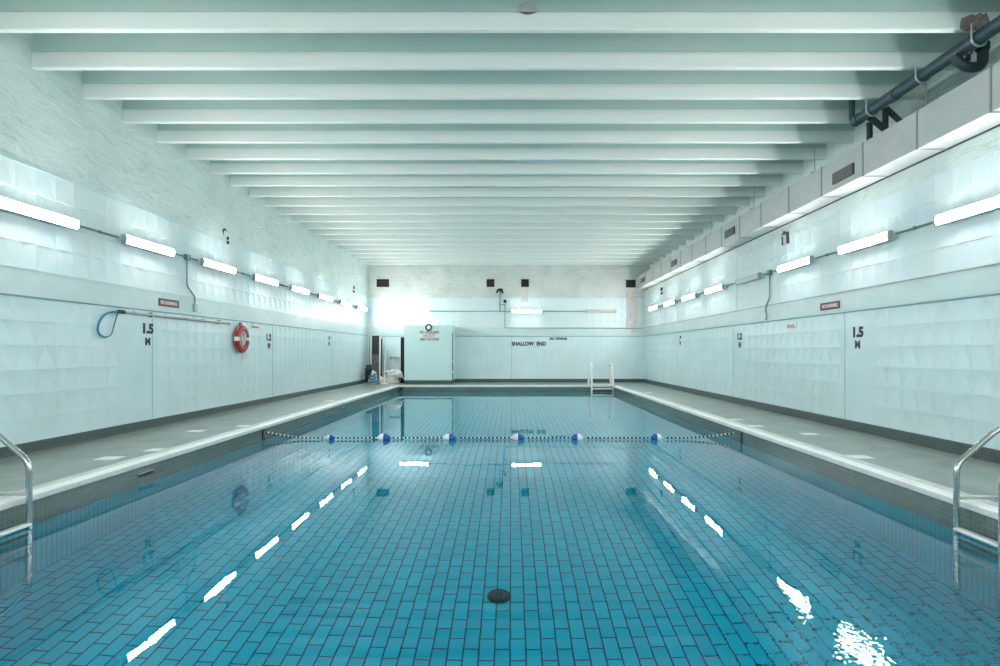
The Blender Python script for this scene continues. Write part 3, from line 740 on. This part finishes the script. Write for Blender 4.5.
# ------------------------------------------------------------------ lifebuoy
t = thing('lifebuoy', 'red and white lifebuoy hung on the left wall', 'lifebuoy', (XL + .085, 14.25, 1.79)); t.scale = (.55, 1, 1)
R0, r0 = .255, .105
def torus(a0, a1, r, n=16, mi=0):
    return [(0, R0 * math.cos(a0 + (a1 - a0) * k / n), R0 * math.sin(a0 + (a1 - a0) * k / n)) for k in range(n + 1)]
MB().tube([(0, R0 * math.cos(2 * PI * k / 40), R0 * math.sin(2 * PI * k / 40)) for k in range(40)], r0, 16, closed=True).build('ring', M['red'], t)
for q in range(2):
    a = q * PI
    MB().tube(torus(a - .16, a + .16, 0, 6), r0 + .006, 16).build('white_band', M['white'], t)
MB().tube([(.02 + .01 * math.sin(6 * a), (R0 + .10 - .02 * abs(math.cos(2 * a))) * math.cos(a), (R0 + .10 - .02 * abs(math.cos(2 * a))) * math.sin(a)) for a in [2 * PI * k / 48 for k in range(48)]], .010, 6, closed=True).build('grab_rope', M['rope'], t)
MB().tube([(.07, .15 * math.cos(a) * (1 - .02 * k), .02 + .17 * math.sin(a)) for k, a in [(k, .5 * k) for k in range(40)]], .018, 6).build('coiled_line', M['rope'], t)
MB().box(-.10, -.02, -.05, .05, .30, .42, bev=.01).build('bracket', M['red'], t)
for dy, z in ((.05, -.52), (-.06, -.60), (.18, -.50)): MB().tube(arc([(.0, dy, -.34), (.03, dy + .03, -.45), (0, dy, z)], .05), .012, 6).build('rope_end', M['rope'], t)

# ------------------------------------------------------------------ rescue pole with loop
t = thing('rescue_pole', 'long worn pole with a teal loop at its end on the left wall', 'rescue pole', (XL + .06, 9.9, 2.17))
MB().tube([(0, 0, 0), (0, 1.25, -.005)], .024, 12).build('pole', M['pole'], t)
MB().tube([(0, 1.2, -.005), (0, 3.78, -.01)], .030, 12).build('outer_pole', M['pole'], t)
for y in (.35, 2.6): MB().tube([(0, y - .05, 0), (0, y + .05, 0)], .036, 12).build('clamp', M['strap'], t)
MB().tube([(0, -.10, 0), (0, .04, 0)], .034, 10).build('socket', M['black'], t)
lp = [(0, -.04, 0), (0, -.25, -.01), (0, -.42, -.07), (0, -.53, -.16), (0, -.60, -.30), (0, -.58, -.40), (0, -.48, -.455), (0, -.36, -.46), (0, -.26, -.40), (0, -.22, -.28), (0, -.16, -.12), (0, -.10, -.02)]
def smooth(P, it=2):
    P = [Vector(p) for p in P]
    for _ in range(it):
        q = [P[0]]
        for a, b in zip(P[:-1], P[1:]): q += [a * .75 + b * .25, a * .25 + b * .75]
        q.append(P[-1]); P = q
    return P
sp_ = smooth(lp); n_ = len(sp_)
MB().tube(sp_, [.018 if i < n_ * .6 else .011 for i in range(n_)], 8).build('loop', M['teal_hose'], t)
for y in (.8, 3.3): MB().box(-.06, .035, y - .02, y + .02, -.05, .045, bev=.008).build('wall_hook', M['strap'], t)

# ------------------------------------------------------------------ pool ladders
def steel_ladder(lab, loc, s):
    """s = +1 leans over the right deck, -1 over the left deck; origin at far rail, water post foot"""
    t = thing('pool_ladder', lab, 'pool ladder', loc, group='stainless steel pool ladders')
    zb = -1.68
    for y in (0, -.5):
        pts = arc([(0, y, zb + .0), (0, y, .38), (s * .42, y, .74), (s * .72, y, .74), (s * .72, y, 0)], .10)
        MB().tube(pts, .027, 14).build('rail', M['steel'], t)
        MB().tube([(s * .72, y, .004), (s * .72, y, .03)], .05, 16).build('deck_flange', M['steel'], t)
        MB().tube([(0, y, .065), (s * .72, y, .065)], .023, 10).build('brace', M['steel'], t)
    MB().tube(arc([(0, 0, zb), (0, -.04, zb - .22), (0, -.46, zb - .22), (0, -.5, zb)], .14), .024, 12).build('bottom_bar', M['steel'], t)
    for z in (-.235, -.56, -.90, -1.24):
        MB().box(-.045, .045, -.49, -.01, z - .014, z + .014, bev=.010).build('step', M['steel'] if z < -.3 else M['white_metal'], t)
steel_ladder('stainless steel pool ladder at the near right edge', (4.28, 5.38, 0), 1)
steel_ladder('stainless steel pool ladder at the near left edge', (-4.75, 5.52, 0), -1)
# white ladder at the far end
t = thing('far_pool_ladder', 'white pool ladder at the far end of the pool', 'pool ladder', (3.93, 24.08, 0))
lx = [.0 - .46, .46]
for x in lx:
    f = .04 if x > 0 else -.04
    MB().tube(arc([(x, -.0, -1.0), (x, 0, .10), (x - f * .5, .18, .92), (x - f, .60, .92), (x + f, .80, 0.0)], .12), .044, 12).build('rail', M['white_metal'], t)
    MB().tube([(x + f, .80, .004), (x + f, .80, .04)], .06, 14).build('deck_flange', M['white_metal'], t)
for z in (.06, -.12, -.30, -.6, -.85):
    MB().box(-.45, .45, -.05, .05, z - .03, z + .03, bev=.012).build('step', M['white_metal'], t)

# ------------------------------------------------------------------ lane rope
YR = 11.0; ZR = ZW + .035
t = thing('lane_rope', 'thin beaded rope with blue and white floats strung across the pool', 'lane rope', (0, YR, ZR))
def rope_z(x):
    e = 0.0
    if x < -4.05: e = ((-4.05 - x) / .82) ** 1.5 * .12
    if x > 3.45: e = ((x - 3.45) / .93) ** 1.5 * .10
    return e
xa, xb = PL + .02, PR - .02
xs_ = [xa + (xb - xa) * k / 200 for k in range(201)]
MB().tube([(x, 0, rope_z(x)) for x in xs_], .007, 6).build('rope', M['rope'], t)
mb = MB(); nb = int((xb - xa) / .078)
fl = [((330 - 511) / 50.9, .21, .06, 1), ((384 - 511) / 50.9, .28, .085, 1), ((449.5 - 511) / 50.9, .27, .085, 1), ((518 - 511) / 50.9, .27, .085, 1), ((577 - 511) / 50.9, .25, .085, -1), ((656.5 - 511) / 50.9, .26, .085, -1)]
for k in range(nb):
    x = xa + .05 + k * .078
    if any(abs(x - f[0]) < f[1] / 2 + .02 for f in fl): continue
    z = rope_z(x)
    mb.tube([(x - .018, 0, z), (x - .010, 0, z), (x + .010, 0, z), (x + .018, 0, z)], [.010, .021, .021, .010], 8, mi=0)
    mb.tube([(x + .021, 0, z), (x + .028, 0, z), (x + .049, 0, z), (x + .056, 0, z)], [.009, .016, .016, .009], 8, mi=1)
o = mb.build('rope_bead', [M['pipe_dark'], M['white']], t); o['kind'] = 'stuff'
for (x, L, r, s) in fl:
    f = thing('x', '', None); bpy.data.objects.remove(f)
    N = 12
    def prof_(u): return r * math.sin(PI * min(1, max(0, u))) ** .8 if 0 < u < 1 else .012
    wh = [(u / N * .5) for u in range(N + 1)]; bl = [.5 + u / N * .5 for u in range(N + 1)]
    for us, m in ((wh, M['white']), (bl, M['blue'])):
        pp = [((u - .5) * L * s + 0, 0, 0) for u in us]; rr = [max(.012, prof_(u)) for u in us]
        o = MB().tube(pp, rr, 16).build('float', m, t, (x, 0, 0)); o['label'] = 'blue float half' if m is M['blue'] else 'white float half'
for x, s, lab in ((PL, 1, 'black vertical rope anchor strip on the left pool edge'), (PR, -1, 'black vertical rope anchor strip on the right pool edge')):
    t = thing('rope_anchor', lab, 'anchor', (x, YR + (-.3 if s < 0 else 0), -.16))
    MB().box(0, s * .012, -.045, .045, -.16, .105).build('strip', M['black'], t)
    MB().tube([(s * .012, 0, .02), (s * .05, .0, .02)], .012, 8).build('eye', M['strap'], t)

# overflow slots, far wall corner tile and drain
for (x, s, y, w, lab) in ((PL, 1, 7.47, .30, 'small black overflow slot in the near left pool wall'), (PL, 1, 16.3, .30, 'small black overflow slot in the left pool wall past the rope'),
                          (PR, -1, 19.5, .30, 'small black overflow slot in the far right pool wall')):
    t = thing('overflow_slot', lab, 'pool fitting', (x, y, -.165), group='overflow slots in the pool walls')
    MB().box(0, s * .006, -w / 2, w / 2, -.022, .022).build('slot', M['void'], t); MB().box(0, s * .010, -w / 2 - .012, w / 2 + .012, .022, .030).build('lip', M['gutter'], t)
MB_ = MB().box(-.06, .08, -.008, 0, -.21, -.055).build('corner_strip', M['black'], loc=(PL + .12, PB, 0)); tag(MB_, 'black vertical strip at the far left corner of the pool', 'pool fitting')
DXX, DYY = -.12, 5.62
t = thing('pool_drain', 'round black drain cover on the pool floor', 'drain', (DXX, DYY, depth(DYY) + .005), (math.atan(.055), 0, 0))
MB().tube([(0, 0, 0), (0, 0, .03), (0, 0, .05), (0, 0, .06)], [.118, .118, .10, .04], 28).build('cover', M['void'], t)
g = MB()
for k in range(12):
    a = 2 * PI * k / 12; c, s_ = math.cos(a), math.sin(a)
    g.tube([(.04 * c, .04 * s_, .062), (.098 * c, .098 * s_, .052)], .005, 5)
g.build('grate', M['grey_dark'], t)

# white square tiles set in the deck
mk = [(-5.52, 7.70, 'nearest white square tile in the left deck'), (-5.27, 8.34, 'white square tile by the coping of the left deck'), (-5.82, 10.35, 'white square tile near the wall of the left deck'),
      (-5.27, 11.05, 'white square tile beside the rope anchor on the left deck'), (-5.42, 16.7, 'farthest white square tile in the left deck'),
      (4.85, 7.79, 'nearest white square tile in the right deck'), (5.31, 9.97, 'white square tile near the wall of the right deck'), (4.83, 11.05, 'white square tile by the coping of the right deck'),
      (4.87, 12.1, 'white square tile past the rope on the right deck'), (4.9, 20.0, 'farthest white square tile in the right deck')]
for x, y, lab in mk:
    o = MB().box(-.14, .14, -.12, .12, -.01, .004, bev=.003).build('deck_tile', M['marker'], loc=(x, y, 0)); tag(o, lab, 'floor tile', 'white square tiles in the deck')

# ------------------------------------------------------------------ light and camera
wd = bpy.data.worlds.new('world'); SC.world = wd; wd.use_nodes = True
wd.node_tree.nodes['Background'].inputs[0].default_value = (0, 0, 0, 1)
cam = bpy.data.cameras.new('camera'); co = bpy.data.objects.new('camera', cam); COL.objects.link(co)
co.location = (0, 0, CAM); co.rotation_euler = (PI / 2, 0, 0)
cam.sensor_width = 36; cam.lens = 560 / 1000 * 36; cam.shift_x = -11 / 1000; cam.shift_y = 19 / 1000
cam.clip_start = .05; cam.clip_end = 100
SC.camera = co
SC.view_settings.view_transform = 'Standard'; SC.view_settings.look = 'None'; SC.view_settings.gamma = 1
SC.view_settings.exposure = 0.95; SC.view_settings.use_curve_mapping = False
SC.cycles.max_bounces = 14; SC.cycles.diffuse_bounces = 8; SC.cycles.transmission_bounces = 10; SC.cycles.glossy_bounces = 5
SC.cycles.use_denoising = True
SC.cycles.sample_clamp_indirect = 12
